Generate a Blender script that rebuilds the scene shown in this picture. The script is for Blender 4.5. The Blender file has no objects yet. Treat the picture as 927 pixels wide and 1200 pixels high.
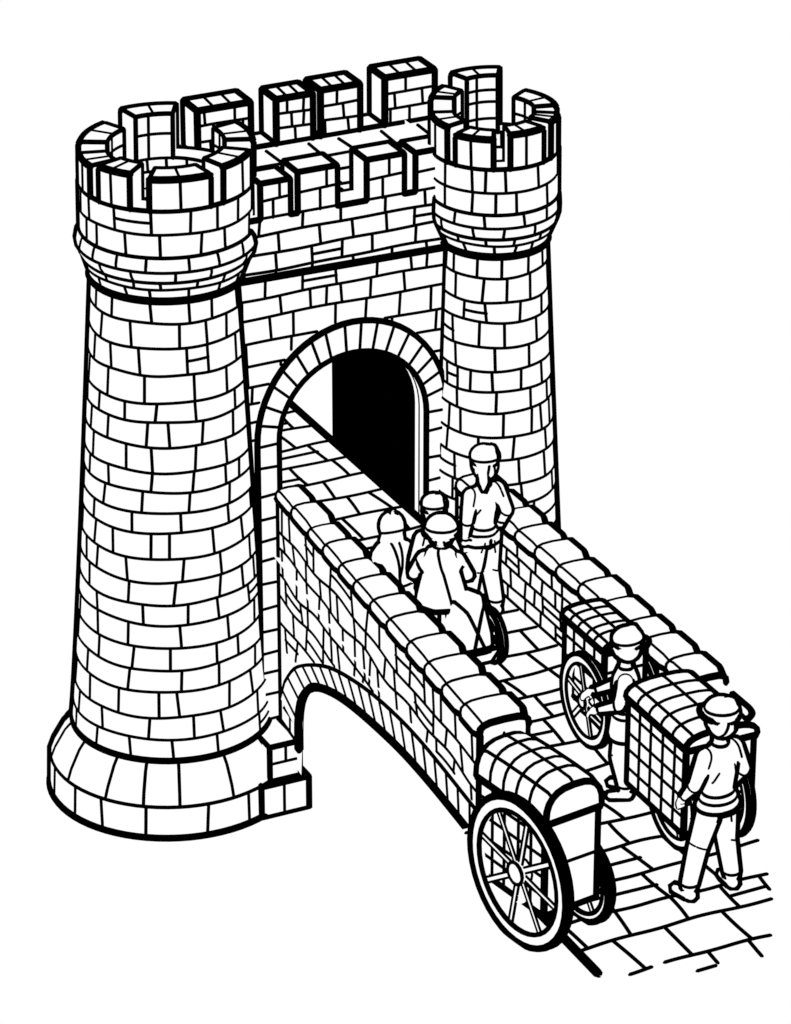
import bpy, math, random
import numpy as np
from mathutils import Vector, Matrix
random.seed(11)
rnd=random.random
def ru(a,b): return a+(b-a)*rnd()
sc=bpy.context.scene
sc.view_settings.view_transform='Standard'
try: sc.view_settings.look='None'
except Exception: pass
sc.view_settings.exposure=0
# ------------------------------------------------------------ camera
A=math.radians(26); E=math.radians(26)
R=Vector((math.cos(A),-math.sin(A),0)); Fh=Vector((math.sin(A),math.cos(A),0))
F=Fh*math.cos(E)+Vector((0,0,-math.sin(E))); U=R.cross(F)
CAM=Vector((-16.3051,-39.3957,24.2274))
cd=bpy.data.cameras.new("camera"); cam=bpy.data.objects.new("camera",cd)
sc.collection.objects.link(cam); sc.camera=cam
M=Matrix((R,U,-F)).transposed().to_4x4(); M.translation=CAM; cam.matrix_world=M
cd.sensor_fit='VERTICAL'; cd.sensor_height=24; cd.lens=24/1200*4887; cd.clip_end=3000; cd.clip_start=.5
# ------------------------------------------------------------ materials
def mat(name,base,em):
    m=bpy.data.materials.new(name); m.use_nodes=True; b=m.node_tree.nodes['Principled BSDF']
    b.inputs['Base Color'].default_value=(base,base,base,1); b.inputs['Roughness'].default_value=1
    b.inputs['Specular IOR Level'].default_value=0
    b.inputs['Emission Color'].default_value=(1,1,1,1); b.inputs['Emission Strength'].default_value=em
    try: m.cycles.emission_sampling='NONE'
    except Exception: pass
    return m
PAPER=mat('emissive_white_paper',.8,1.0); INK=mat('black_ink',0.0,0.0)
# paper: flat white light put in as emission, so surfaces glow without shading
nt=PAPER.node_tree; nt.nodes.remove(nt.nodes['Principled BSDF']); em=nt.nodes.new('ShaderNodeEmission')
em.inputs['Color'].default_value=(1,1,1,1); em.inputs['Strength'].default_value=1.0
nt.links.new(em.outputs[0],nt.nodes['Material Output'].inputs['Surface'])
w=bpy.data.worlds.new("World"); sc.world=w; w.use_nodes=True
w.node_tree.nodes['Background'].inputs[0].default_value=(1,1,1,1); w.node_tree.nodes['Background'].inputs[1].default_value=1
sl=bpy.data.lights.new('sun','SUN'); sl.energy=2.5; sl.angle=math.radians(.5); so=bpy.data.objects.new('sun',sl)
sc.collection.objects.link(so); so.rotation_euler=(math.radians(40),0,math.radians(-30))
LN=.0195  # thin line radius
TH=.053   # thick outline radius
# ------------------------------------------------------------ builder
class B:
    def __init__(s): s.v=[]; s.f=[]; s.m=[]
    def poly(s,pts,m=0):
        n=len(s.v); s.v+= [tuple(p) for p in pts]; s.f.append(tuple(range(n,n+len(pts)))); s.m.append(m)
    def grid(s,rows,m=0,close=False):
        n=len(s.v); w=len(rows[0])
        for r in rows: s.v+=[tuple(p) for p in r]
        for i in range(len(rows)-1):
            for j in range(w if close else w-1):
                k=(j+1)%w
                s.f.append((n+i*w+j,n+i*w+k,n+(i+1)*w+k,n+(i+1)*w+j)); s.m.append(m)
    def tube(s,pts,r,closed=False,m=1,sides=6):
        P=[Vector(p) for p in pts]
        Q=[P[0]]
        for p in P[1:]:
            if (p-Q[-1]).length>1e-5: Q.append(p)
        P=Q
        if closed and len(P)>2 and (P[0]-P[-1]).length<1e-5: P.pop()
        n=len(P)
        if n<2: return
        rings=[]; nrm=None
        for i in range(n):
            if closed: t=P[(i+1)%n]-P[i-1]
            else: t=P[min(i+1,n-1)]-P[max(i-1,0)]
            if t.length<1e-9: t=P[min(i+1,n-1)]-P[i-1]
            if t.length<1e-9: t=Vector((0,0,1))
            t.normalize()
            if nrm is None:
                ref=Vector((0,0,1)) if abs(t.z)<.9 else Vector((1,0,0))
                nrm=t.cross(ref).normalized()
            else:
                q=nrm-t*nrm.dot(t)
                nrm=q.normalized() if q.length>1e-6 else t.orthogonal().normalized()
            bn=t.cross(nrm)
            rings.append((P[i],t.copy(),nrm.copy(),bn))
        base=len(s.v)
        def ring(c,nn,bb,rr):
            for k in range(sides):
                an=2*math.pi*k/sides; s.v.append(tuple(c+(nn*math.cos(an)+bb*math.sin(an))*rr))
        cnt=0
        if not closed:
            c,t,nn,bb=rings[0]; ring(c-t*r*.8,nn,bb,r*.45); cnt+=1
        for c,t,nn,bb in rings: ring(c,nn,bb,r); cnt+=1
        if not closed:
            c,t,nn,bb=rings[-1]; ring(c+t*r*.8,nn,bb,r*.45); cnt+=1
        for i in range(cnt if closed else cnt-1):
            a=base+i*sides; b2=base+((i+1)%cnt)*sides
            for k in range(sides):
                kk=(k+1)%sides; s.f.append((a+k,a+kk,b2+kk,b2+k)); s.m.append(m)
        if not closed:
            s.f.append(tuple(base+k for k in range(sides))[::-1]); s.m.append(m)
            s.f.append(tuple(base+(cnt-1)*sides+k for k in range(sides))); s.m.append(m)
    def box(s,x0,x1,y0,y1,z0,z1,r=.022,T=None,ink=True,skip=()):
        c=[Vector((x,y,z)) for z in (z0,z1) for y in (y0,y1) for x in (x0,x1)]
        if T: c=[T(p) for p in c]
        for q in ((0,2,3,1),(4,5,7,6),(0,1,5,4),(2,6,7,3),(0,4,6,2),(1,3,7,5)): s.poly([c[i] for i in q])
        if ink:
            for a,b in ((0,1),(1,3),(3,2),(2,0),(4,5),(5,7),(7,6),(6,4),(0,4),(1,5),(2,6),(3,7)):
                if (a,b) in skip: continue
                s.tube([c[a],c[b]],r)
    def obj(s,name,parent=None,loc=None,smooth=False,**props):
        me=bpy.data.meshes.new(name); me.from_pydata(s.v,[],s.f); me.materials.append(PAPER); me.materials.append(INK)
        me.polygons.foreach_set('material_index',s.m); me.update()
        o=bpy.data.objects.new(name,me); sc.collection.objects.link(o)
        if loc is not None:
            o.location=loc; me.transform(Matrix.Translation(-Vector(loc)))
        if parent:
            o.parent=parent; o.matrix_parent_inverse=parent.matrix_world.inverted()
        for k,v in props.items(): o[k]=v
        return o
def empty(name,loc,**props):
    o=bpy.data.objects.new(name,None); sc.collection.objects.link(o); o.location=loc; o.empty_display_size=.3
    o.matrix_world=Matrix.Translation(Vector(loc))
    for k,v in props.items(): o[k]=v
    return o
def wob(amp=.008):
    a,b,c,d=ru(1.5,3),ru(4,7),ru(0,6.3),ru(0,6.3)
    return lambda u: amp*(math.sin(a*u+c)+.6*math.sin(b*u+d))
def runline(b,S,pts,r,inside=None):
    cur=[]
    for i,(u,v) in enumerate(pts):
        ok=True if inside is None else inside(u,v)
        if ok: cur.append(S(u,v))
        else:
            if len(cur)>1: b.tube(cur,r)
            cur=[]
    if len(cur)>1: b.tube(cur,r)
def seg(p,q,step=.05):
    n=max(1,int(math.hypot(q[0]-p[0],q[1]-p[1])/step))
    return [(p[0]+(q[0]-p[0])*i/n,p[1]+(q[1]-p[1])*i/n) for i in range(n+1)]
def edges_v(v0,v1,h,var=.18):
    n=max(1,round((v1-v0)/h)); hs=[ru(1-var,1+var) for _ in range(n)]; t=sum(hs); out=[v0]; a=v0
    for q in hs: a+=q/t*(v1-v0); out.append(a)
    return out
def bricks(b,S,u0,u1,vs,blen,r=None,inside=None,step=.06,amp=.008,tilt=.02,split=.1,first=False,last=False):
    """course lines and staggered joints on surface S(u,v)"""
    r=r or LN
    W=[wob(amp) for _ in vs]
    for i,v in enumerate(vs):
        if (i==0 and not first) or (i==len(vs)-1 and not last): continue
        runline(b,S,[(u,v+W[i](u)) for (u,_) in seg((u0,0),(u1,0),step)],r,inside)
    for i in range(len(vs)-1):
        u=u0+blen*ru(.1,1.0)
        while u<u1-blen*.15:
            d=ru(-tilt,tilt)
            va=vs[i]+(W[i](u) if i>0 or first else 0); vb=vs[i+1]+(W[i+1](u+d) if i<len(vs)-2 or last else 0)
            runline(b,S,seg((u,va),(u+d,vb),.05),r,inside)
            L=blen*ru(.72,1.25)
            if rnd()<split: L*=.55
            if rnd()<split*.6 and u+L<u1:
                vm=(va+vb)/2; runline(b,S,seg((u,vm),(u+L,vm+ru(-.01,.01)),.06),r,inside)
            u+=L
# ------------------------------------------------------------ ground
g=B(); g.poly([(-600,-600,0),(600,-600,0),(600,600,0),(-600,600,0)]); g.obj('ground',kind='structure')
bank=B()
top=[(-.9,-7.05),(3.9,-7.05),(4.6,-12.5),(-1.6,-12.5)]; bot=[(-1.4,-7.1),(6.2,-7.1),(7.5,-16),(-4,-16)]
zt=2.96
bank.poly([(x,y,zt) for x,y in top])
for i in range(4):
    j=(i+1)%4; bank.poly([(*top[i],zt),(*bot[i],-.01),(*bot[j],-.01),(*top[j],zt)])
bank.obj('terrain_bank',kind='structure')
# ------------------------------------------------------------ towers
YF,YB=-.6,1.88
def tower(cx,cy,lean,r0,r1,zb,ztop,rc,rin,merlons,plinth,label,rowh,blen,zfloor=7.15,side=1,bul=1.045):
    root=empty('round_tower',(cx,cy,0),label=label,category='tower',group='round gate towers')
    def rad(z): 
        t=(z-zb)/(ztop-zb); return r0+(r1-r0)*(t**.85)
    def X(z): return cx+lean*z/8
    def P(th,r,z): return Vector((X(z)+r*math.cos(th),cy+r*math.sin(th),z))
    N=72
    ths=[2*math.pi*i/N for i in range(N)]
    b=B()
    zs=[zb+(ztop-zb)*i/24 for i in range(25)]
    b.grid([[P(t,rad(z),z) for t in ths] for z in zs],close=True)
    ravg=(r0+r1)/2
    vs=edges_v(zb,ztop,rowh)
    bricks(b,lambda u,v:P(u/ravg,rad(v),v),0,2*math.pi*ravg,vs,blen,split=.1,tilt=.03,amp=.01)
    def sil(prof,rr=None,bb=None):
        for s in (0,math.pi):
            (bb or b).tube([P(s-A,r,z) for r,z in prof],rr or TH)
    def meet(prof,bb,rr=.038):
        d=YF-cy
        (bb).tube([Vector((X(z)+side*math.sqrt(max(0,r*r-d*d)),YF-.01,z)) for r,z in prof if z<7.1],rr)
    sil([(rad(z),z) for z in zs]); meet([(rad(z),z) for z in zs if z>.8],b)
    b.tube([P(t,rad(zb),zb) for t in ths],TH*.7,closed=True)
    b.obj('shaft',root)
    if plinth:
        b=B()
        prof=[(1.42,0),(1.41,.42),(1.36,.56),(1.24,.78),(1.15,.88),(1.08,.9)]
        b.grid([[P(t,r,z) for t in ths] for r,z in prof],close=True)
        b.tube([P(t,1.42,0.02) for t in ths],TH*1.05,closed=True)
        b.tube([P(t,1.41,.42) for t in ths],.023,closed=True)
        b.tube([P(t,1.14,.885) for t in ths],.038,closed=True)
        sil(prof[:-1],TH,b)
        def S(u,v):
            for (ra,za),(rb,zb2) in zip(prof,prof[1:]):
                if v<=zb2: 
                    return P(u,ra+(rb-ra)*(v-za)/(zb2-za),v)
            return P(u,1.1,.9)
        bricks(b,S,0,2*math.pi,[0,.42],.42,r=.021,split=0)
        bricks(b,S,.2,2*math.pi+.2,[.42,.87],.4,r=.021,split=0)
        b.obj('plinth',root)
    b=B(); k=rc
    prof=[(r1-.01,ztop-.03),(r1+.03,ztop+.05),(k*.975,6.66),(k*(1+(bul-1)*.6),6.74),(k*bul,6.84),(k*(1+(bul-1)*.6),6.93),(k,6.98),(k,7.5)]
    b.grid([[P(t,r,z) for t in ths] for r,z in prof],close=True)
    b.tube([P(t,r1+.02,ztop+.0) for t in ths],TH,closed=True)
    b.tube([P(t,k*.975,6.66) for t in ths],.025,closed=True)
    b.tube([P(t,k*bul,6.80) for t in ths],LN,closed=True)
    b.tube([P(t,k*1.01,6.96) for t in ths],.023,closed=True)
    sil(prof,TH,b); meet(prof,b)
    def S(u,v):
        for (ra,za),(rb,zb2) in zip(prof,prof[1:]):
            if v<=zb2: return P(u/k,ra+(rb-ra)*max(0,v-za)/(zb2-za),v)
        return P(u/k,k,v)
    L=2*math.pi*k
    bricks(b,S,0,L,[ztop+.02,(ztop+6.7)/2,6.66],blen*.75,split=0)
    bricks(b,S,0,L,[6.66,6.8],blen*.9,split=0); bricks(b,S,0,L,[6.8,6.96],blen*.8,split=0)
    bricks(b,S,0,L,[6.96,7.22,7.5],blen*.8,split=.1)
    b.grid([[P(t,k,7.5) for t in ths],[P(t,rin,7.5) for t in ths],[P(t,rin,zfloor) for t in ths],[P(t,0,zfloor) for t in ths]],close=True)
    b.tube([P(t,k,7.5) for t in ths],.03,closed=True); b.tube([P(t,rin,7.5) for t in ths],.022,closed=True)
    b.tube([P(t,rin,zfloor) for t in ths],.02,closed=True)
    bricks(b,lambda u,v:P(u/k,rin,v),0,L,edges_v(zfloor,7.5,.17),blen*.8,split=0)
    ins=lambda u,v:math.hypot(u,v)<rin-.02
    bricks(b,lambda u,v:Vector((X(zfloor)+u,cy+v,zfloor+.004)),-rin,rin,edges_v(-rin,rin,.3),.4,inside=ins,split=0)
    b.obj('crown',root)
    for p0,p1,h in merlons:
        b=B(); a0=math.radians(p0)-A; a1=math.radians(p1)-A; n=max(3,int((p1-p0)/6))
        T=[a0+(a1-a0)*i/n for i in range(n+1)]; z0,z1=7.5,7.5+h; ri=rin-.01; ro=k+.008
        zc=z1-.035; rm=ro-.035
        b.grid([[P(t,ro,z0) for t in T],[P(t,ro,zc) for t in T],[P(t,rm,z1) for t in T],[P(t,ri,z1) for t in T],[P(t,ri,z0) for t in T]])
        for t in (a0,a1): b.poly([P(t,ro,z0),P(t,ro,zc),P(t,rm,z1),P(t,ri,z1),P(t,ri,z0)])
        b.tube([P(t,ro-.012,z1-.012) for t in T],.044); b.tube([P(t,ri,z1) for t in T],.028)
        for t in (a0,a1):
            b.tube([P(t,ro,z0),P(t,ro,zc)],.036); b.tube([P(t,ri,z0),P(t,ri,z1)],.028); b.tube([P(t,ri,z1),P(t,rm,z1)],.028)
        for s in (0,math.pi):
            d=(-A+s-a0)%(2*math.pi)
            if d<(a1-a0): b.tube([P(-A+s,ro,z0),P(-A+s,ro,zc)],TH)
        m=max(1,int((p1-p0)/(24*.95/k))); ex=[a0+(a1-a0)*(i+1+ru(-.15,.15))/(m+1) for i in range(m)]
        for t in ex:
            b.tube([P(t,ri,z1),P(t,rm,z1)],.017); b.tube([P(t,ro,zc),P(t+ru(-.02,.02),ro,z0)],LN)
            b.tube([P(t+.1,ri,z1),P(t+.1,ri,z0)],LN)
        b.tube([P(t,ri,(z0+z1)/2+.03) for t in T],LN)
        if h>.6: b.tube([P(t,ri,z0+h*.25) for t in T],LN); b.tube([P(t,ri,z0+h*.75) for t in T],LN)
        b.obj('merlon',root)
    return root
T1=tower(0,0,.125,1.15,.835,.86,6.42,.95,.65,[(139,178,.42),(190,214,.36),(224,249,.41),(262,303,.37),(313,346,.42),(4,38,.44),(86,124,.52)],True,
  'tall tapering white brick round tower with battlements and flared plinth',.272,.5,side=1)
T2=tower(3.89,-.7,-.1,.86,.575,0,6.42,.705,.46,[(184,222,.42),(232,268,.36),(283,318,.41),(330,352,.43),(12,60,.44),(84,132,.68),(143,174,.56)],False,
  'slimmer white brick round tower with battlements behind the bridge parapet',.272,.45,zfloor=7.1,side=-1,bul=1.015)
# ------------------------------------------------------------ gatehouse
gate=empty('gatehouse',(2.06,-.6,0),label='square white brick gatehouse with round archway joining the two towers',category='gatehouse')
XC,SZ=2.055,4.4
RXo,RZo,RXi,RZi=1.19,1.29,.925,.92
def arc(rx,rz,n=28): return [(XC-rx*math.cos(math.pi*i/n),SZ+rz*math.sin(math.pi*i/n)) for i in range(n+1)]
b=B(); ai=arc(RXi,RZi)
x0,x1,ztp=.35,3.75,7.09
for Y in (YF,YB):
    b.poly([(x0,Y,0),(XC-RXi,Y,0),(XC-RXi,Y,SZ),(x0,Y,SZ)]); b.poly([(XC+RXi,Y,0),(x1,Y,0),(x1,Y,SZ),(XC+RXi,Y,SZ)])
    b.poly([(x0,Y,SZ),(ai[0][0],Y,SZ),(ai[0][0],Y,ztp),(x0,Y,ztp)]); b.poly([(ai[-1][0],Y,SZ),(x1,Y,SZ),(x1,Y,ztp),(ai[-1][0],Y,ztp)])
    for p,q in zip(ai,ai[1:]): b.poly([(p[0],Y,p[1]),(q[0],Y,q[1]),(q[0],Y,ztp),(p[0],Y,ztp)])
    b.poly([(XC-RXi,Y,0),(XC+RXi,Y,0),(XC+RXi,Y,2.9),(XC-RXi,Y,2.9)])
b.poly([(x0,YF,0),(x0,YB,0),(x0,YB,ztp),(x0,YF,ztp)]); b.poly([(x1,YF,0),(x1,YB,0),(x1,YB,ztp),(x1,YF,ztp)])
def inw(u,v):
    if v<SZ and u<1.2: return False
    if u<XC-1.19+.02 or u>XC+1.19-.02: return v>2.6 or u<1.2
    if v<SZ: return False
    return ((u-XC)/RXo)**2+((v-SZ)/RZo)**2>1.02
bricks(b,lambda u,v:Vector((u,YF,v)),.4,3.4,edges_v(.9,6.38,.25),.44,inside=inw,step=.04)
bricks(b,lambda u,v:Vector((u,YF-.004,v)),.4,3.4,[6.38,6.47,6.68,6.9,7.09],.44,step=.05)
b.tube([(.4,YF-.01,6.40),(3.4,YF-.01,6.36)],TH*.9)
b.obj('wall',gate)
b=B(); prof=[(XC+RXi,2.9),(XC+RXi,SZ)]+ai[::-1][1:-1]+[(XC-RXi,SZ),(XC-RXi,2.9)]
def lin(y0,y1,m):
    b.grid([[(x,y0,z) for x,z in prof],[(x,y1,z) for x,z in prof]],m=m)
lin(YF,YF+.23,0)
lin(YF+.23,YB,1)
b.tube([(x,YF+.12,z) for x,z in prof[:12]],.012)
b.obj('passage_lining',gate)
b=B(); n=30
inn=[(XC-RXi,.6)]+arc(RXi,RZi,n)+[(XC+RXi,2.7)]; outp=[(XC-RXo,.6)]+arc(RXo,RZo,n)+[(XC+RXo,2.7)]
yp=YF-.06
b.grid([[(x,YF,z) for x,z in outp],[(x,yp,z) for x,z in outp],[(x,yp,z) for x,z in inn],[(x,YF,z) for x,z in inn]])
b.tube([(x,yp,z) for x,z in outp],.038); b.tube([(x,yp,z) for x,z in inn],.036)
nv=17
for i in range(nv+1):
    t=math.pi*(i+ru(-.12,.12))/nv; c,s=math.cos(t),math.sin(t)
    b.tube([(XC-RXi*c,yp,SZ+RZi*s),(XC-RXo*c,yp,SZ+RZo*s)],.02)
z=SZ-.3
while z>.8:
    b.tube([(XC-RXi,yp,z),(XC-RXo,yp,z+ru(-.02,.02))],.02)
    if z>3: b.tube([(XC+RXi,yp,z+.05),(XC+RXo,yp,z+.05+ru(-.02,.02))],.02)
    z-=ru(.24,.36)
b.obj('arch_ring',gate)
b=B()
b.box(.55,1.15,-1.32,-.5,0,.42,.042); b.box(.7,1.08,-1.24,-.5,.42,.86,.036)
b.tube([(.84,-1.32,0),(.84,-1.32,.42)],.02); b.tube([(.7,-1.24,.64),(1.08,-1.24,.64)],.02); b.tube([(.9,-1.24,.64),(.9,-1.24,.86)],.02)
b.tube([(1.15,-.95,0),(1.15,-.95,.42)],.02)
b.obj('pier_base',gate)
FM=((.97,1.33,.42),(1.42,1.9,.48),(2.26,2.72,.48),(2.86,3.4,.46))
b=B(); yb=YF+.36
b.poly([(x0,YF,7.09),(x1,YF,7.09),(x1,yb,7.09),(x0,yb,7.09)]); b.poly([(x0,yb,7.09),(x1,yb,7.09),(x1,yb,6.9),(x0,yb,6.9)])
xs=[x0]+[v for m in FM for v in m[:2]]
for i in range(0,len(xs)-1,2): b.tube([(xs[i],YF-.005,7.09),(xs[i+1],YF-.005,7.09)],.038)
b.tube([(x0,yb,7.09),(x1-.3,yb,7.09)],.024)
b.obj('parapet',gate)
for (a0,a1,h) in FM:
    b=B(); b.box(a0,a1,YF-.006,yb+.006,7.09,7.09+h,.037,skip=((0,1),(3,2),(2,0),(1,3)))
    m=(a0+a1)/2+ru(-.06,.06); zm=7.09+h*.5
    b.tube([(a0,YF-.006,zm),(a1,YF-.006,zm+.02)],LN); b.tube([(m,YF-.006,zm+.01),(m,YF-.006,7.09)],LN)
    b.tube([(a0,YF-.006,7.1),(a1,YF-.006,7.1)],LN)
    b.tube([(m+.08,YF-.006,zm+.01),(m+.08,YF-.006,7.09+h)],LN)
    b.obj('merlon',gate)
b=B(); b.poly([(x0,yb,6.98),(x1+.6,yb,6.98),(x1+.6,1.5,6.98),(x0,1.5,6.98)])
bricks(b,lambda u,v:Vector((u,v,6.99)),.4,4.2,[-.26,.2,.62,1.06,1.5],.46,split=.0,tilt=.03,r=.022,amp=.004)
b.obj('roof_deck',gate)
b=B(); y0,y1=1.5,YB
bx0,bx1=0,4.5
b.box(bx0,bx1,y0,y1-.003,6.6,7.06,.034)
b.obj('back_parapet',gate)
for (a0,a1,h) in ((1.14,1.8,.56),(2.12,2.58,.54),(2.68,3.18,.56),(3.5,4.14,.58)):
    b=B(); z0=7.06; b.box(a0,a1,y0-.006,y1,z0,z0+h,.044,skip=((0,1),))
    bricks(b,lambda u,v:Vector((u,y0-.008,v)),a0,a1,[z0,z0+h*.33,z0+h*.66,z0+h],.32,split=.1)
    for q in (.33,.66): b.tube([(a0+(a1-a0)*q,y0,z0+h),(a0+(a1-a0)*q+.03,y1,z0+h)],LN)
    b.obj('merlon',gate)
# ------------------------------------------------------------ bridge
bridge=empty('stone_bridge',(2,-.6,0),label='arched white stone footbridge with coped parapets leading out of the gate',category='bridge')
YE=-6.95
def xl(y): t=(y+.66)/(YE+.66); return 1.1+(.46-1.1)*t
def xli(y): t=(y+.66)/(YE+.66); return 1.33+(1.0-1.33)*t
def zl(y): t=(y+.66)/(YE+.66); return 3.72+(3.93-3.72)*t
ro=[(-.95,1.5),(-1.4,1.92),(-2.34,2.4),(-3.2,2.68),(-4.2,2.9),(-5.37,3.04),(-6.95,3.08)]
ri=[(-1.42,.86),(-1.44,1.3),(-1.61,1.66),(-2.05,1.99),(-3.03,2.33),(-4.49,2.6),(-5.6,2.71),(-6.95,2.76)]
def ip(tab,y):
    if y>=tab[0][0]: return tab[0][1]
    for (a,b1),(c,d) in zip(tab,tab[1:]):
        if y>=c: return b1+(d-b1)*(a-y)/(a-c)
    return tab[-1][1]
def smooth(tab,n=6):
    P=[Vector((p[0],p[1],0)) for p in tab]; out=[]
    for i in range(len(P)-1):
        p0=P[max(i-1,0)];p1=P[i];p2=P[i+1];p3=P[min(i+2,len(P)-1)]
        for k in range(n):
            t=k/n; out.append(.5*((2*p1)+(p2-p0)*t+(2*p0-5*p1+4*p2-p3)*t*t+(3*p1-p0-3*p2+p3)*t**3))
    out.append(P[-1]); return [(p.x,p.y) for p in out]
ros=smooth(ro); ris=smooth(ri)
b=B()
S=lambda u,v:Vector((xl(u),u,v))
ys=[-.66+(YE+.66)*i/60 for i in range(61)]
rows=[[],[]]
for y in ys:
    rows[0].append((xl(y),y,zl(y))); rows[1].append((xl(y),y,(ip(ris,y) if y<-1.43 else .5)))
b.grid(rows)
b.grid([[(xl(y),y,zl(y)) for y in ys],[(xli(y),y,zl(y)) for y in ys],[(xli(y),y,2.9) for y in ys]])
b.poly([(xl(YE),YE,2.5),(xli(YE),YE,2.5),(xli(YE),YE,zl(YE)),(xl(YE),YE,zl(YE))])
Sf=lambda u,v:Vector((xl(-u),-u,zl(-u)-v+.018*math.sin(u*5+v*4)))
inf2=lambda u,v:(zl(-u)-v)>(ip(ros,-u)+.02)
bricks(b,Sf,.74,-YE-.02,edges_v(0,1.85,.31,.3),.5,inside=inf2,step=.04,split=.3,tilt=.09,amp=.022)
bricks(b,lambda u,v:Vector((xli(-u)+.002,-u,v)),.68,-YE,[2.98,3.2,3.45,3.8],.4)
bricks(b,S,-1.42,-.74,edges_v(.86,1.5,.22),.34,inside=lambda u,v:u>-1.4 and u<-.74,split=0)
b.tube([(xl(-.7),-.7,.6),(xl(-.7),-.7,zl(-.7))],.034)
b.tube([(xl(YE),YE,2.72),(xl(YE),YE,zl(YE))],.04)
b.tube([(xl(YE),YE,3.4),(xli(YE),YE,3.4)],LN); b.tube([((xl(YE)+xli(YE))/2,YE,3.4),((xl(YE)+xli(YE))/2,YE,3.9)],LN)
b.tube([(xl(YE),YE,3.68),(xli(YE),YE,3.7)],LN); b.tube([(xl(YE)+.15,YE,3.1),(xl(YE)+.15,YE,3.4)],LN); b.tube([(xl(YE),YE,3.15),(xli(YE),YE,3.13)],LN)
b.tube([(xli(YE),YE,2.98),(xli(YE),YE,zl(YE))],.03)
b.tube([(xl(-1.0),-1.0,.86),(xl(-1.43),-1.43,.86)],.024)
b.obj('side_wall',bridge)
b=B(); off=.035
def Sr(p,o=off): return (xl(p[0])-o,p[0],p[1])
nn=40
def resample(t,n):
    P=[Vector((p[0],p[1])) for p in t]; L=[0]
    for a,c in zip(P,P[1:]): L.append(L[-1]+(c-a).length)
    out=[]
    for i in range(n+1):
        s=L[-1]*i/n
        for k in range(len(P)-1):
            if s<=L[k+1]+1e-9:
                out.append(tuple(P[k].lerp(P[k+1],(s-L[k])/max(1e-9,L[k+1]-L[k])))); break
    return out
ra=resample([(-.78,1.2)]+ros,nn); rb=resample(ris[3:],nn)
b.grid([[Sr(p,0) for p in ra],[Sr(p) for p in ra],[Sr(p) for p in rb],[Sr(p,0) for p in rb]])
b.tube([Sr(p) for p in ra],.023); b.tube([Sr(p) for p in [(-1.42,.86)]+rb],TH*1.05)
for i in range(1,nn,2):
    b.tube([Sr(ra[i]),Sr(rb[i])],LN)
b.grid([[Sr(p,0) for p in ris],[(3.3,p[0],p[1]) for p in ris]])
b.obj('arch_ring',bridge)
b=B(); RX0,RX1=2.96,3.34; ZR=3.8
rs=-1.5; re=-6.85
b.grid([[(RX0,rs,2.9),(RX0,re,2.9)],[(RX0,rs,ZR),(RX0,re,ZR)],[(RX1,rs,ZR),(RX1,re,ZR)],[(RX1,rs,0.5),(RX1,re,0.5)]])
for yq in (rs,re): b.poly([(RX0,yq,2.9),(RX1,yq,2.9),(RX1,yq,ZR),(RX0,yq,ZR)])
bricks(b,lambda u,v:Vector((RX0,-u,v)),-rs,-re,[2.98,3.16,3.37,3.58,3.8],.36,split=.15,tilt=.03)
b.tube([(RX0,rs,2.98),(RX0,re,2.98)],.026)
for yq in (rs,re): b.tube([(RX0,yq,2.98),(RX0,yq,ZR)],.032)
b.obj('parapet',bridge)
# rounded end post
b=B(); K=12
pts=[(2.99,-6.9)]+[(3.2-.21*math.cos(math.pi*i/K),-7.25-.2*math.sin(math.pi*i/K)) for i in range(K+1)]+[(3.41,-6.9)]
b.grid([[(x,y,2.9) for x,y in pts],[(x,y,3.68) for x,y in pts]]); b.poly([(x,y,3.68) for x,y in pts])
b.tube([(x,y,3.68) for x,y in pts],.04); b.tube([(x,y,3.3) for x,y in pts],LN)
for i in (4,9): b.tube([(pts[i][0],pts[i][1],2.98),(pts[i][0],pts[i][1],3.68)],LN)
b.tube([(3.41,-7.2,2.98),(3.41,-7.2,3.68)],.04); b.tube([(2.99,-7.15,3.69),(3.41,-7.15,3.69)],LN)
b.obj('end_post',bridge)
def coping(fx0,fx1,fz,ya,yb_,n,name):
    b=B(); ov=.04
    yy=[ya+(yb_-ya)*i/n for i in range(n+1)]
    yy=[y+ (ru(-.06,.06) if 0<i<n else 0) for i,y in enumerate(yy)]
    K=9
    for a,c in zip(yy,yy[1:]):
        rows=[]; hh=ru(.13,.18)
        for q in (0,.06,.2,.5,.8,.94,1):
            y=a+(c-a)*q; s=1-.3*max(0,abs(q-.5)*2-.6)/.4
            x0_,x1_=fx0(y)-ov,fx1(y)+ov; z0_=fz(y)
            xm=(x0_+x1_)/2; hw=(x1_-x0_)/2*(1-.1*(1-s)/.3)
            ring=[]
            for k in range(K):
                t=math.pi*k/(K-1)
                cx_=math.copysign(abs(math.cos(t))**.6,math.cos(t))
                ring.append((xm-hw*cx_,y,z0_+hh*s*math.sin(t)**.6))
            rows.append(ring)
        b.grid(rows); b.poly(rows[0]); b.poly(rows[-1])
        b.tube([r[0] for r in rows],.036); b.tube([r[-1] for r in rows],.032)
        b.tube([r[6] for r in rows],TH*.9)
        b.tube([r[2] for r in rows],.015)
        b.tube(rows[0],.026)
    b.tube(rows[-1],.04)
    b.obj(name,bridge)
coping(xl,xli,zl,-.7,YE,12,'coping')
coping(lambda y:RX0,lambda y:RX1,lambda y:ZR,rs,re,11,'coping')
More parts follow.
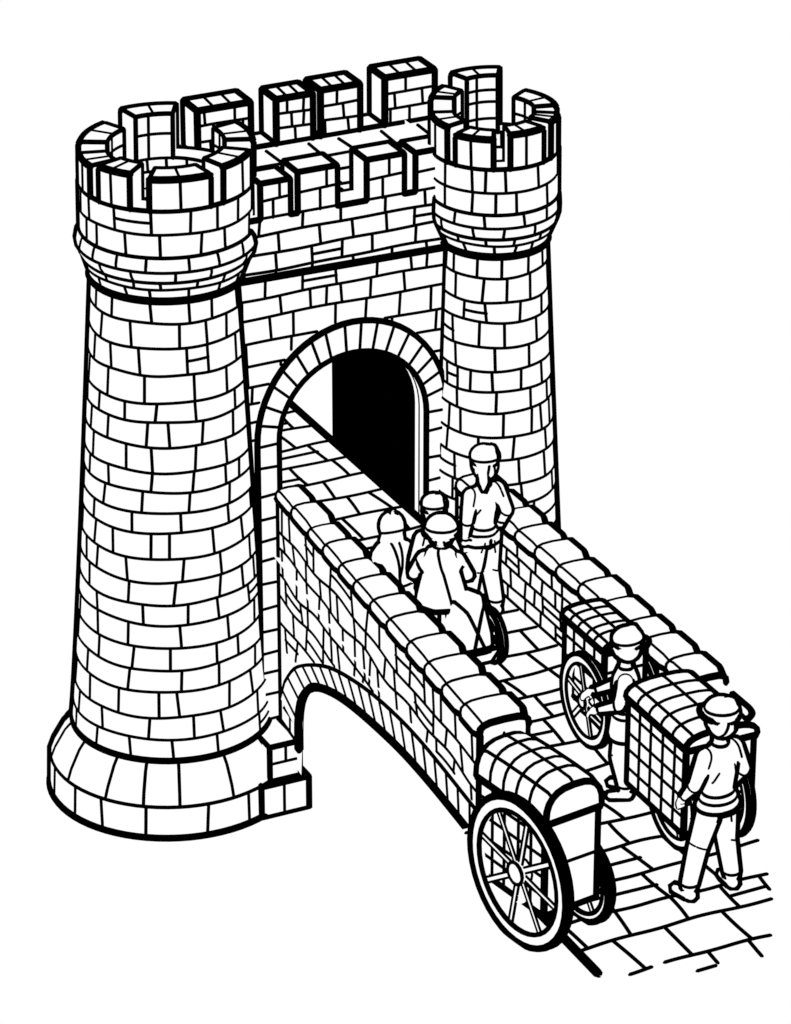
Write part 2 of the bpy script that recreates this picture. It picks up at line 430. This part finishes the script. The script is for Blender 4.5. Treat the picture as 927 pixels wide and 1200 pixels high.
# ------------------------------------------------------------ road
b=B()
b.poly([(1.05,3.2,2.98),(1.05,-.6,2.98),(.45,YE,2.98),(.16,YE-.2,2.98),(.14,-10.1,2.98),(1.0,-10.8,2.98),(2.2,-10.8,2.98),(2.8,-9.3,2.98),(3.0,-8.3,2.98),(3.0,3.2,2.98)])
poly=[(.16,-7.1),(.14,-10.0),(.45,-10.25),(.75,-10.15),(1.05,-10.5),(1.4,-10.35),(1.8,-10.52),(2.52,-9.24),(2.78,-8.7),(2.94,-7.2)]
def inpoly(x,y):
    c=False; n=len(poly)
    for i in range(n):
        (xa,ya),(xb,yb2)=poly[i],poly[(i+1)%n]
        if (ya>y)!=(yb2>y) and x<(xb-xa)*(y-ya)/(yb2-ya)+xa: c=not c
    return c
def inroad(u,v):
    if v>-7.1: return xli(min(v,-.6))-.05<u<2.95 and v<3.1
    return inpoly(u,v)
def Sroad(u,v): return Vector((u,v,2.984))
# irregular flagstones in staggered courses with wavy, hand-cut joints
rowsv=[-10.75]
while rowsv[-1]<3.1: rowsv.append(rowsv[-1]+ru(.42,.6))
WW=[wob(.02) for _ in rowsv]
def yrow(i,u): return rowsv[i]+WW[i](u*1.2)
for i in range(len(rowsv)):
    runline(b,Sroad,[(u,yrow(i,u)) for u,_ in seg((.1,0),(2.96,0),.05)],.022,inroad)
for i in range(len(rowsv)-1):
    u=.1+ru(.1,.5)
    while u<2.9:
        d=ru(-.07,.07); va,vb=yrow(i,u),yrow(i+1,u+d); bend=ru(-.012,.012)
        runline(b,Sroad,[(u+d*t+bend*math.sin(math.pi*t),va+(vb-va)*t) for t in [k/8 for k in range(9)]],.022,inroad)
        L=ru(.4,.74)
        if rnd()<.22 and u+L<2.9:
            vm0=(va+vb)/2+ru(-.04,.04); vm1=vm0+ru(-.03,.03)
            runline(b,Sroad,seg((u+d*.5,vm0),(u+L,vm1),.04),.022,inroad)
        u+=L
b.tube([(.16,-7.4,2.982),(.15,-9.2,2.982),(.14,-10.05,2.982)],TH)
b.tube([(2.955,3.1,2.985),(2.955,rs,2.985)],TH)
b.obj('road',kind='structure')
# ------------------------------------------------------------ contour ink on smooth meshes
def iso_chains(V,Fc,g):
    adj={}; pts={}
    for f in Fc:
        if min(g[i] for i in f)>0 or max(g[i] for i in f)<=0: continue
        tris=[(f[0],f[i],f[i+1]) for i in range(1,len(f)-1)]
        for t in tris:
            ks=[]
            for i in range(3):
                a,c=t[i],t[(i+1)%3]
                if (g[a]>0)!=(g[c]>0):
                    k=(a,c) if a<c else (c,a)
                    if k not in pts:
                        s=g[k[0]]/(g[k[0]]-g[k[1]]); pts[k]=V[k[0]]+(V[k[1]]-V[k[0]])*s
                    ks.append(k)
            if len(ks)==2:
                adj.setdefault(ks[0],[]).append(ks[1]); adj.setdefault(ks[1],[]).append(ks[0])
    seen=set(); chains=[]
    order=sorted(adj,key=lambda k:len(adj[k]))
    for k in order:
        if k in seen: continue
        ch=[k]; seen.add(k); cur=k; closed=False
        while True:
            nx=[q for q in adj[cur] if q not in seen]
            if not nx: 
                closed=len(ch)>3 and ch[0] in adj[cur]; break
            cur=nx[0]; seen.add(cur); ch.append(cur)
        chains.append(([pts[q] for q in ch],closed))
    return chains
def thin(P,d):
    out=[P[0]]
    for p in P[1:]:
        if np.linalg.norm(p-out[-1])>=d: out.append(p)
    return out
def draw_chains(b,chains,r,minlen,filt=None,sm=4):
    for P,cl in chains:
        P=np.array(P)
        if len(P)<4: continue
        L=np.sum(np.linalg.norm(np.diff(P,axis=0),axis=1))
        if L<minlen: continue
        for _ in range(sm):
            if cl: P=(np.roll(P,1,0)+P*2+np.roll(P,-1,0))/4
            else: P[1:-1]=(P[:-2]+2*P[1:-1]+P[2:])/4
        d=max(.022,r*1.1)
        Q=thin(list(P)+([P[0]] if cl else []),d)
        cur=[]
        for p in Q:
            if filt is None or filt(p): cur.append(p)
            else:
                if len(cur)>1: b.tube(cur,r,sides=6)
                cur=[]
        if filt is None and cl and len(cur)>3:
            b.tube(cur,r,closed=True,sides=6)
        elif len(cur)>1: b.tube(cur,r,sides=6)
def sil_ink(b,V,N,Fc,r,minlen=.1,filt=None):
    g=(CAM.x-V[:,0])*N[:,0]+(CAM.y-V[:,1])*N[:,1]+(CAM.z-V[:,2])*N[:,2]
    draw_chains(b,iso_chains(V,Fc,g),r,minlen,filt)
def ball(b,c,rx,ry,rz,n=14):
    c=Vector(c); rows=[]
    m=n//2+1
    for i in range(m+1):
        t=math.pi*i/m; row=[]
        for j in range(n):
            p=2*math.pi*j/n; row.append(c+Vector((rx*math.sin(t)*math.cos(p),ry*math.sin(t)*math.sin(p),rz*math.cos(t))))
        rows.append(row)
    b.grid(rows,close=True)
def cap(b,p,q,r0,r1,n=12):
    p=Vector(p);q=Vector(q); d=q-p
    b_=(d.normalized() if d.length>1e-6 else Vector((0,0,1)))
    u=b_.orthogonal().normalized(); w_=b_.cross(u); rows=[]
    for i in range(5):
        t=-math.pi/2+math.pi/2*i/4.0
        rows.append((p+b_*r0*math.sin(t),r0*math.cos(t)))
    for i in range(5):
        t=math.pi/2*i/4.0
        rows.append((q+b_*r1*math.sin(t),r1*math.cos(t)))
    b.grid([[c+(u*math.cos(2*math.pi*k/n)+w_*math.sin(2*math.pi*k/n))*max(r,1e-4) for k in range(n)] for c,r in rows],close=True)
def frust(b,p,q,ax0,ax1,n=18):
    p=Vector(p);q=Vector(q)
    rows=[[p]*n,[p+Vector((ax0[0]*math.cos(2*math.pi*k/n),ax0[1]*math.sin(2*math.pi*k/n),0)) for k in range(n)],
          [q+Vector((ax1[0]*math.cos(2*math.pi*k/n),ax1[1]*math.sin(2*math.pi*k/n),0)) for k in range(n)],[q]*n]
    b.grid(rows,close=True)
def remesh(b,vox,it=3):
    me=bpy.data.meshes.new('tmp'); me.from_pydata(b.v,[],b.f); me.update()
    import bmesh
    bm=bmesh.new(); bm.from_mesh(me); bmesh.ops.remove_doubles(bm,verts=bm.verts,dist=1e-5); bmesh.ops.recalc_face_normals(bm,faces=bm.faces); bm.to_mesh(me); bm.free()
    o=bpy.data.objects.new('tmp',me); sc.collection.objects.link(o)
    m=o.modifiers.new('r','REMESH'); m.mode='VOXEL'; m.voxel_size=vox
    s=o.modifiers.new('s','SMOOTH'); s.factor=.5; s.iterations=it
    dg=bpy.context.evaluated_depsgraph_get(); ev=o.evaluated_get(dg); em=ev.to_mesh()
    n=len(em.vertices); V=np.zeros(n*3); em.vertices.foreach_get('co',V); V=V.reshape(-1,3)
    N=np.zeros(n*3); em.vertices.foreach_get('normal',N); N=N.reshape(-1,3)
    Fc=[tuple(p.vertices) for p in em.polygons]
    ev.to_mesh_clear(); bpy.data.objects.remove(o); bpy.data.meshes.remove(me)
    return V,N,Fc
def person(loc,yaw,H,pose,label,hat='cap',ink=.04,skirt=.25,slim=.92,flare=1.0):
    """body built in a local frame: x right, y forward, z up, standing height 2.1"""
    k=H/2.1; s=B(); J=dict(
      head=(0,.01,1.87),neck=(0,0,1.6),chest=(0,0,1.38),waist=(0,0,1.12),hip=(0,0,.98),
      sl=(-.18,0,1.51),sr=(.18,0,1.51),el=(-.3,-.04,1.24),er=(.3,-.04,1.24),wl=(-.27,.1,.98),wr=(.27,.1,.98),
      kl=(-.11,.03,.52),kr=(.11,.03,.52),al=(-.12,-.03,.1),ar=(.12,-.03,.1))
    J.update(pose); J={a:Vector(c) for a,c in J.items()}
    hd=J['head']; ball(s,hd,.125,.145,.18)
    ball(s,hd+Vector((0,.14,-.03)),.022,.035,.035,n=8)
    for sx in (-1,1): ball(s,hd+Vector((.125*sx,0,-.02)),.02,.035,.045,n=8)
    cap(s,J['neck'],hd+Vector((0,0,-.1)),.065,.06)
    ch=J['chest']; wa=J['waist']; hp=J['hip']
    cap(s,J['sl'],J['sr'],.08,.08); cap(s,J['neck']+Vector((0,0,-.06)),ch,.1,.13)
    ball(s,ch,.205*slim,.14*max(1,slim),.24); cap(s,ch+Vector((-.06,0,-.05)),wa+Vector((-.045,0,0)),.13*slim,.115*slim); cap(s,ch+Vector((.06,0,-.05)),wa+Vector((.045,0,0)),.13*slim,.115*slim)
    ball(s,hp,.18*min(1,slim+.1),.15,.17)
    frust(s,hp+Vector((0,0,.12)),hp+Vector((0,.0,-skirt)),(.165*min(1,slim+.1),.13),(.23*flare,.19*flare))
    for q in 'lr':
        sx=-1 if q=='l' else 1
        h=hp+Vector((.09*sx,0,-.03)); kn,an=J['k'+q],J['a'+q]
        cap(s,h,kn,.12,.092); cap(s,kn,an+Vector((0,0,.06)),.092,.078); cap(s,an,an+Vector((0,0,.03)),.05,.055)
        cap(s,an+Vector((0,-.03,-.045)),an+Vector((.03*sx,.17,-.05)),.058,.045)
        sh,el_,wr_=J['s'+q],J['e'+q],J['w'+q]
        cap(s,sh,el_,.082,.064); cap(s,el_,wr_,.06,.042)
        d=(wr_-el_).normalized(); side=d.cross(Vector((0,0,1)))
        side=side.normalized() if side.length>.1 else Vector((1,0,0))
        up=side.cross(d).normalized()
        palm=wr_+d*.07
        cap(s,wr_+d*.02,palm,.04,.045)
        for i,(o,L) in enumerate(((-.036,.06),(-.012,.075),(.012,.07),(.036,.055))):
            a0=palm+side*o+d*.03; a1=a0+d*L*.6-up*.01; a2=a1+d*L*.35-up*.04
            cap(s,a0,a1,.017,.015,8); cap(s,a1,a2,.015,.012,8)
        th=wr_+d*.04-side*.035*sx; cap(s,th,th-side*.04*sx+d*.04-up*.02,.018,.014,8)
    V,N,Fc=remesh(s,.0135)
    c,sn=math.cos(yaw),math.sin(yaw)
    Rm=np.array([[c,-sn,0],[sn,c,0],[0,0,1]])
    L0=V.copy()
    V=(V*k)@Rm.T+np.array(loc); N=N@Rm.T
    b=B(); b.v=[tuple(p) for p in V]; b.f=list(Fc); b.m=[0]*len(Fc)
    loc=Vector(loc); inv=lambda p:Vector((Rm.T@(np.array(p)-np.array(loc)))/k)
    hands=[J['w'+q]+(J['w'+q]-J['e'+q]).normalized()*.12 for q in 'lr']
    nh=lambda p: all((inv(p)-h).length>.085 for h in hands)
    sil_ink(b,V,N,Fc,ink,.14,nh)
    sil_ink(b,V,N,Fc,.012,.05,lambda p: not nh(p))
    def cut(p0,n,cen,rad,r=.018):
        g=(L0-np.array(p0))@np.array(n)
        draw_chains(b,iso_chains(V,Fc,g),r,.05,lambda p:(inv(p)-Vector(cen)).length<rad)
    cut(wa-Vector((0,0,.03)),(0,0,1),wa,.25); cut(wa-Vector((0,0,.1)),(0,0,1),wa-Vector((0,0,.1)),.25)
    cut(J['neck'],(0,0,1),J['neck'],.15,.02)
    for q in 'lr':
        e_,w_=J['e'+q],J['w'+q]; d=(w_-e_).normalized(); p=e_+d*.03
        cut(p,tuple(d),p,.1); cut(w_,tuple(d),w_,.08)
        a=J['a'+q]+Vector((0,0,.07)); cut(a,(0,0,1),a,.12)
        sh=J['s'+q]; cut(sh,(1 if q=='r' else -1,0,.3),sh,.13,.014)
        kn=J['k'+q]; cut(kn+Vector((0,0,.02)),(.5,0,1),kn,.1,.012)
    zc=hp+Vector((0,0,-skirt+.015)); cut(zc,(0,0,1),zc,.29,.024)
    cut(hp+Vector((0,-.1,-.3)),(1,0,0),hp+Vector((0,-.1,-.3)),.3,.024)
    cut(ch+Vector((.09,0,0)),(1,0,.35),ch+Vector((.08,-.1,-.06)),.1,.013)
    cut(ch+Vector((-.09,0,0)),(1,0,-.4),ch+Vector((-.08,-.1,-.1)),.09,.013)
    cut(hp+Vector((.07,0,-.1)),(1,0,.2),hp+Vector((.07,-.15,-.13)),.1,.013)
    cut(hp+Vector((-.08,0,-.1)),(1,0,-.2),hp+Vector((-.08,-.15,-.12)),.09,.013)
    def tr(p): return tuple((np.array(p)*k)@Rm.T+np.array(loc))
    for sx in (-1,1):
        for z_ in (0,.012): b.tube([tr(hd+Vector((sx*.05-.014,.134,z_))),tr(hd+Vector((sx*.05+.014,.134,z_)))],.01)
    b.tube([tr(hd+Vector((-.035,.125,-.09))),tr(hd+Vector((0,.137,-.1))),tr(hd+Vector((.035,.125,-.09)))],.008)
    body=b.obj('person',None,loc=tuple(loc),label=label,category='person')
    bpy.context.view_layer.update()
    def child(parts,name,cuts=(),vox=.016,it=3):
        Vc,Nc,Fcc=remesh(parts,vox,it); Lc=Vc.copy()
        Vc=(Vc*k)@Rm.T+np.array(loc); Nc=Nc@Rm.T
        o=B(); o.v=[tuple(p) for p in Vc]; o.f=list(Fcc); o.m=[0]*len(Fcc)
        sil_ink(o,Vc,Nc,Fcc,ink*.95,.1)
        for p0,n in cuts:
            draw_chains(o,iso_chains(Vc,Fcc,(Lc-np.array(p0))@np.array(n)),.018,.05)
        o.obj(name,body)
    if hat=='hood':
        hb=B(); ball(hb,hd+Vector((0,-.03,.0)),.19,.19,.22); cap(hb,hd+Vector((0,-.06,.1)),hd+Vector((0,-.08,.26)),.11,.03)
        cap(hb,hd+Vector((0,-.05,-.1)),J['neck']+Vector((0,-.02,-.05)),.16,.2)
        child(hb,'hood',[(tuple(hd+Vector((0,0,-.1))),(0,.4,1))])
        hb=B(); ball(hb,J['neck']+Vector((0,-.08,-.28)),.36,.32,.36); frust(hb,J['neck']+Vector((0,-.06,-.3)),Vector((0,-.05,.45)),(.34,.3),(.38,.34))
        child(hb,'cloak',[((0.08,0,0),(1,0,.1)),((-.16,0,0),(1,0,-.12)),((0,0,.98),(0,0,1))],vox=.02,it=8)
    else:
        hb=B(); ball(hb,hd+Vector((0,-.03,-.02)),.138,.14,.165)
        if hat=='tail':
            cap(hb,hd+Vector((-.08,-.1,-.03)),hd+Vector((-.1,-.14,-.15)),.05,.055); cap(hb,hd+Vector((-.1,-.14,-.15)),hd+Vector((-.08,-.13,-.27)),.055,.03)
        child(hb,'hair',[(tuple(hd+Vector((.03,0,0))),(1,0,.2)),(tuple(hd+Vector((-.04,0,0))),(1,0,-.2))])
        cb=B(); ball(cb,hd+Vector((0,-.02,.09)),.155,.17,.12); cap(cb,hd+Vector((-.03,-.04,.13)),hd+Vector((.05,-.07,.17)),.09,.06)
        if hat=='brim': frust(cb,hd+Vector((0,0,.07)),hd+Vector((0,.03,.035)),(.16,.17),(.2,.23))
        if hat=='helmet': ball(cb,hd+Vector((0,-.02,.06)),.19,.2,.17); frust(cb,hd+Vector((0,-.02,.06)),hd+Vector((0,-.02,.01)),(.19,.2),(.23,.24))
        child(cb,'cap',[(tuple(hd+Vector((0,0,.07))),(0,.12,1))]+([(tuple(hd+Vector((.02,0,.1))),(1,.3,-.3))] if hat!='helmet' else []) if hat!='brim' else [(tuple(hd+Vector((0,0,.1))),(0,.1,1))])
        if hat=='helmet':
            hb=B(); frust(hb,J['neck']+Vector((0,-.02,.04)),ch+Vector((.02,-.06,-.42)),(.16,.14),(.34,.27),n=7); ball(hb,J['neck']+Vector((0,-.04,-.12)),.27,.2,.16)
            child(hb,'cloak',[((.07,0,1.3),(1,0,.3))],vox=.02,it=6)
    return body
# ------------------------------------------------------------ carts
def cart(loc,yaw,W,L,zb,zt,arch,r,label,sep=None,yo=0,r2=None,spokes=8,gn=(5,5),wi=.03,rim=.8,o=.025,fg=(1,3)):
    loc=Vector(loc); c,s=math.cos(yaw),math.sin(yaw)
    T0=lambda p: loc+Vector((p[0]*c-p[1]*s,p[0]*s+p[1]*c,p[2]))
    T=lambda p: T0((p[0],p[1]+yo,p[2]))
    root=empty('handcart',tuple(loc),label=label,category='handcart',group='two-wheeled chest carts on the bridge')
    w2=W/2; l2=L/2
    b=B(); b.box(-w2,w2,-l2,l2,zb,zt,.038,T=T)
    def lines(Sx,u0,u1,v0,v1,nu,nv,rr=.02):
        for i in range(1,nu):
            u=u0+(u1-u0)*i/nu+ru(-.012,.012); b.tube([T(Sx(u,v0)),T(Sx(u+ru(-.01,.01),v1))],rr)
        for i in range(1,nv):
            v=v0+(v1-v0)*i/nv+ru(-.012,.012); b.tube([T(Sx(u0,v)),T(Sx(u1,v+ru(-.01,.01)))],rr)
    lines(lambda u,v:(-w2,u,v),-l2,l2,zb,zt,*gn); lines(lambda u,v:(w2,u,v),-l2,l2,zb,zt,*gn)
    lines(lambda u,v:(u,-l2,v),-w2,w2,zb,zt,*fg); lines(lambda u,v:(u,l2,v),-w2,w2,zb,zt,3,4)
    b.obj('body',root)
    b=B(); n=12; pw=.75
    ar=[(-(w2+o)*math.copysign(abs(math.cos(math.pi*i/n))**pw,math.cos(math.pi*i/n)),zt+arch*math.sin(math.pi*i/n)**pw) for i in range(n+1)]
    ar=[(-(w2+o),zt-.03)]+ar+[((w2+o),zt-.03)]
    # lid bulges slightly along its length and rounds over at the ends
    ls=[(-l2-.03,.88),(-l2+.04,.97),(-l2*.4,1.0),(l2*.4,1.0),(l2-.04,.97),(l2+.03,.88)]
    def LP(x,y,z,q): return T((x*(.94+.06*q) ,y,zt-.03+(z-zt+.03)*q))
    secs=[[LP(x,y,z,q) for x,z in ar] for y,q in ls]
    b.grid(secs)
    for sct in (secs[0],secs[-1]): b.poly(sct); b.tube(sct,.036,closed=True)
    for i in (0,len(ar)-1): b.tube([sct[i] for sct in secs],.026)
    b.tube([sct[10] for sct in secs],.036)
    for i in (4,7): b.tube([sct[i] for sct in secs],.019)
    for i in range(1,5):
        y=-l2+(L)*i/5+ru(-.02,.02); b.tube([LP(x,y,z+.002,1.0) for x,z in ar],.019)
    b.obj('lid',root)
    sp=sep or (w2+.09)
    b=B(); cy_=[[T0((x,.045*math.cos(t*math.pi/4),min(r,r2 or r)*.98+.045*math.sin(t*math.pi/4))) for t in range(8)] for x in (-sp-.02,sp+.02)]
    b.grid(cy_,close=True); b.obj('axle',root)
    for sx in (-1,1):
        rr=r if sx<0 else (r2 or r)
        wh=B(); x0_,x1_=sx*sp-.03,sx*sp+.03; n=40; ri_=rr*rim
        Pq=lambda x,q,t:T0((x,q*math.cos(t),rr+q*math.sin(t)))
        tt=[2*math.pi*i/n for i in range(n)]
        wh.grid([[Pq(x0_,ri_,t) for t in tt],[Pq(x0_,rr,t) for t in tt],[Pq(x1_,rr,t) for t in tt],[Pq(x1_,ri_,t) for t in tt],[Pq(x0_,ri_,t) for t in tt]],close=True)
        for x in (x0_,x1_):
            wh.tube([Pq(x,rr,t) for t in tt],wi,closed=True)
        wh.tube([Pq(x0_,ri_,t) for t in tt],wi*.7,closed=True)
        for i in range(spokes):
            t=2*math.pi*i/spokes+.2; d1=.028
            x=(x0_+x1_)/2-.012; a=[]
            for sgn in (-1,1):
                p=(x,.05*math.cos(t)-sgn*d1*math.sin(t),rr+.05*math.sin(t)+sgn*d1*math.cos(t)); q=(x,ri_*math.cos(t)-sgn*d1*math.sin(t),rr+ri_*math.sin(t)+sgn*d1*math.cos(t))
                a+= [p,q] if sgn<0 else [q,p]
            wh.poly([T0(p) for p in a]); wh.tube([T0(a[0]),T0(a[1])],.014); wh.tube([T0(a[2]),T0(a[3])],.014)
        wo=wh.obj('wheel',root); bpy.context.view_layer.update()
        hb=B(); xa,xb=(sx*sp-.06,sx*sp+.06); n=14; tt=[2*math.pi*i/n for i in range(n)]; hr=rr*.15
        hb.grid([[Pq(xa,0,t) for t in tt],[Pq(xa,hr,t) for t in tt],[Pq(xb,hr,t) for t in tt],[Pq(xb,0,t) for t in tt]],close=True)
        for x in (xa,xb): hb.tube([Pq(x,hr,t) for t in tt],.02,closed=True)
        hb.obj('hub',wo)
    return root
Z=2.984
cart((.13,-9.1,Z-.02),math.radians(9),.62,1.05,.4,1.44,.36,.76,'two-wheeled wooden chest cart with rounded ribbed lid',sep=.37,yo=.22,r2=.46,gn=(5,5),wi=.038,rim=.82,o=.02,fg=(1,2))
cart((2.46,-6.05,Z),math.radians(0),.48,.85,.36,1.2,.1,.5,'small two-wheeled planked cart standing against the bridge parapet',sep=.29,yo=.16,spokes=6,gn=(4,4),wi=.028)
cart((2.27,-8.25,Z),math.radians(0),.76,1.15,.3,1.28,.16,.5,'large two-wheeled planked chest cart being pushed by a person',sep=.29,yo=.24,spokes=6,gn=(5,5),wi=.03)
# ------------------------------------------------------------ people
person((2.55,-2.94,Z),math.radians(8),2.05,dict(el=(-.26,-.05,1.25),er=(.26,-.08,1.25),wl=(-.24,.02,.99),wr=(.23,.04,.98),kl=(-.1,.06,.52),al=(-.1,.12,.1),kr=(.1,.0,.52),ar=(.11,-.1,.1)),
  'person in short belted shirt and long trousers with tied-back hair',skirt=.1,hat='tail',slim=.7,flare=.78,ink=.036)
person((1.9,-9.2,Z),math.radians(12),2.15,dict(el=(-.3,.0,1.25),wl=(-.27,.17,1.04),er=(.29,-.03,1.24),wr=(.26,.12,1.0),kl=(-.2,.04,.52),al=(-.31,.02,.1),kr=(.13,.0,.52),ar=(.16,-.06,.1)),
  'person in shirt, trousers and brimmed cap pushing the large cart',hat='brim',skirt=.06)
person((2.0,-7.15,Z),math.radians(60),1.92,dict(el=(-.28,.06,1.26),wl=(-.18,.28,1.15),er=(.29,.06,1.25),wr=(.16,.34,1.2),kl=(-.1,.05,.52),kr=(.1,.02,.52)),
  'person in tunic and cap reaching towards the small cart',skirt=.25,flare=.92)
person((1.5,-3.98,Z),math.radians(-30),1.88,dict(head=(0,.14,1.8),neck=(0,.07,1.58),chest=(0,.04,1.36),sl=(-.2,.04,1.5),sr=(.2,.04,1.5),el=(-.33,.1,1.26),er=(.33,.1,1.26),wl=(-.2,.32,1.1),wr=(.2,.32,1.1)),
  'person in round helmet and draped cloak stooping over a wheelbarrow',skirt=.3,hat='helmet',slim=1.1)
person((1.76,-3.3,Z),math.radians(0),1.78,dict(),
  'person in cap walking behind the stooping wheelbarrow pusher',skirt=.2,slim=.8)
person((1.42,-2.95,Z),math.radians(0),1.48,dict(el=(-.28,.06,1.25),er=(.28,.06,1.25),wl=(-.2,.3,1.15),wr=(.2,.3,1.15)),
  'hooded person in a loose cloak walking behind the bridge parapet',hat='hood',skirt=.4)
# wheelbarrow
wb=empty('wheelbarrow',(1.85,-4.0,Z),label='wooden wheelbarrow carrying a cloth-covered load on the bridge',category='wheelbarrow')
cx_,cy_=1.66,-4.26
b=B()
tr_=lambda p: Vector((cx_+p[0]*.85,cy_+p[1]*.85,Z+p[2]))
bot_=[(-.22,-.3,.3),(.22,-.3,.3),(.22,.3,.3),(-.22,.3,.3)]; top_=[(-.3,-.4,.5),(.3,-.4,.5),(.3,.4,.5),(-.3,.4,.5)]
b.poly([tr_(p) for p in bot_])
for i in range(4):
    j=(i+1)%4; b.poly([tr_(bot_[i]),tr_(bot_[j]),tr_(top_[j]),tr_(top_[i])]); b.tube([tr_(top_[i]),tr_(top_[j])],.03); b.tube([tr_(bot_[i]),tr_(top_[i])],.028); b.tube([tr_(bot_[i]),tr_(bot_[j])],.028)
b.obj('tray',wb)
# draped sack: soft folds from a coarse bundle, remeshed and smoothed
s=B(); frust(s,(cx_+.02,cy_,Z+1.0),(cx_,cy_,Z+.46),(.16,.2),(.31,.38),n=6)
V,N,Fc=remesh(s,.022,10); b=B(); b.v=[tuple(p) for p in V]; b.f=list(Fc); b.m=[0]*len(Fc); sil_ink(b,V,N,Fc,.038)
for nv_,off_ in (((1,.25,.3),-.06),((.9,-.3,-.25),.1)):
    g_=(V-np.array((cx_,cy_,Z+.7)))@np.array(nv_)-off_; draw_chains(b,iso_chains(V,Fc,g_),.024,.1)
g_=V[:,2]-(Z+.5); draw_chains(b,iso_chains(V,Fc,g_),.034,.1)
b.obj('load',wb)
b=B(); n=28; tt=[2*math.pi*i/n for i in range(n)]; wr=.3
Pq=lambda x,rr,t:Vector((2.12+x,-3.98+rr*math.cos(t),Z+wr+rr*math.sin(t)))
b.grid([[Pq(-.03,.21,t) for t in tt],[Pq(-.03,wr,t) for t in tt],[Pq(.03,wr,t) for t in tt],[Pq(.03,.21,t) for t in tt],[Pq(-.03,.21,t) for t in tt]],close=True)
for x in (-.03,.03): b.tube([Pq(x,wr,t) for t in tt],.03,closed=True)
b.tube([Pq(-.03,.21,t) for t in tt],.02,closed=True)
for i in range(3): b.tube([Pq(0,.2,math.pi*i/3),Pq(0,.2,math.pi*i/3+math.pi)],.016)
b.obj('wheel',wb)
for hx in (-.2,.2):
    b=B(); b.tube([tr_((hx,.3,.45)),tr_((hx,.6,.75))],.026); b.obj('handle',wb)
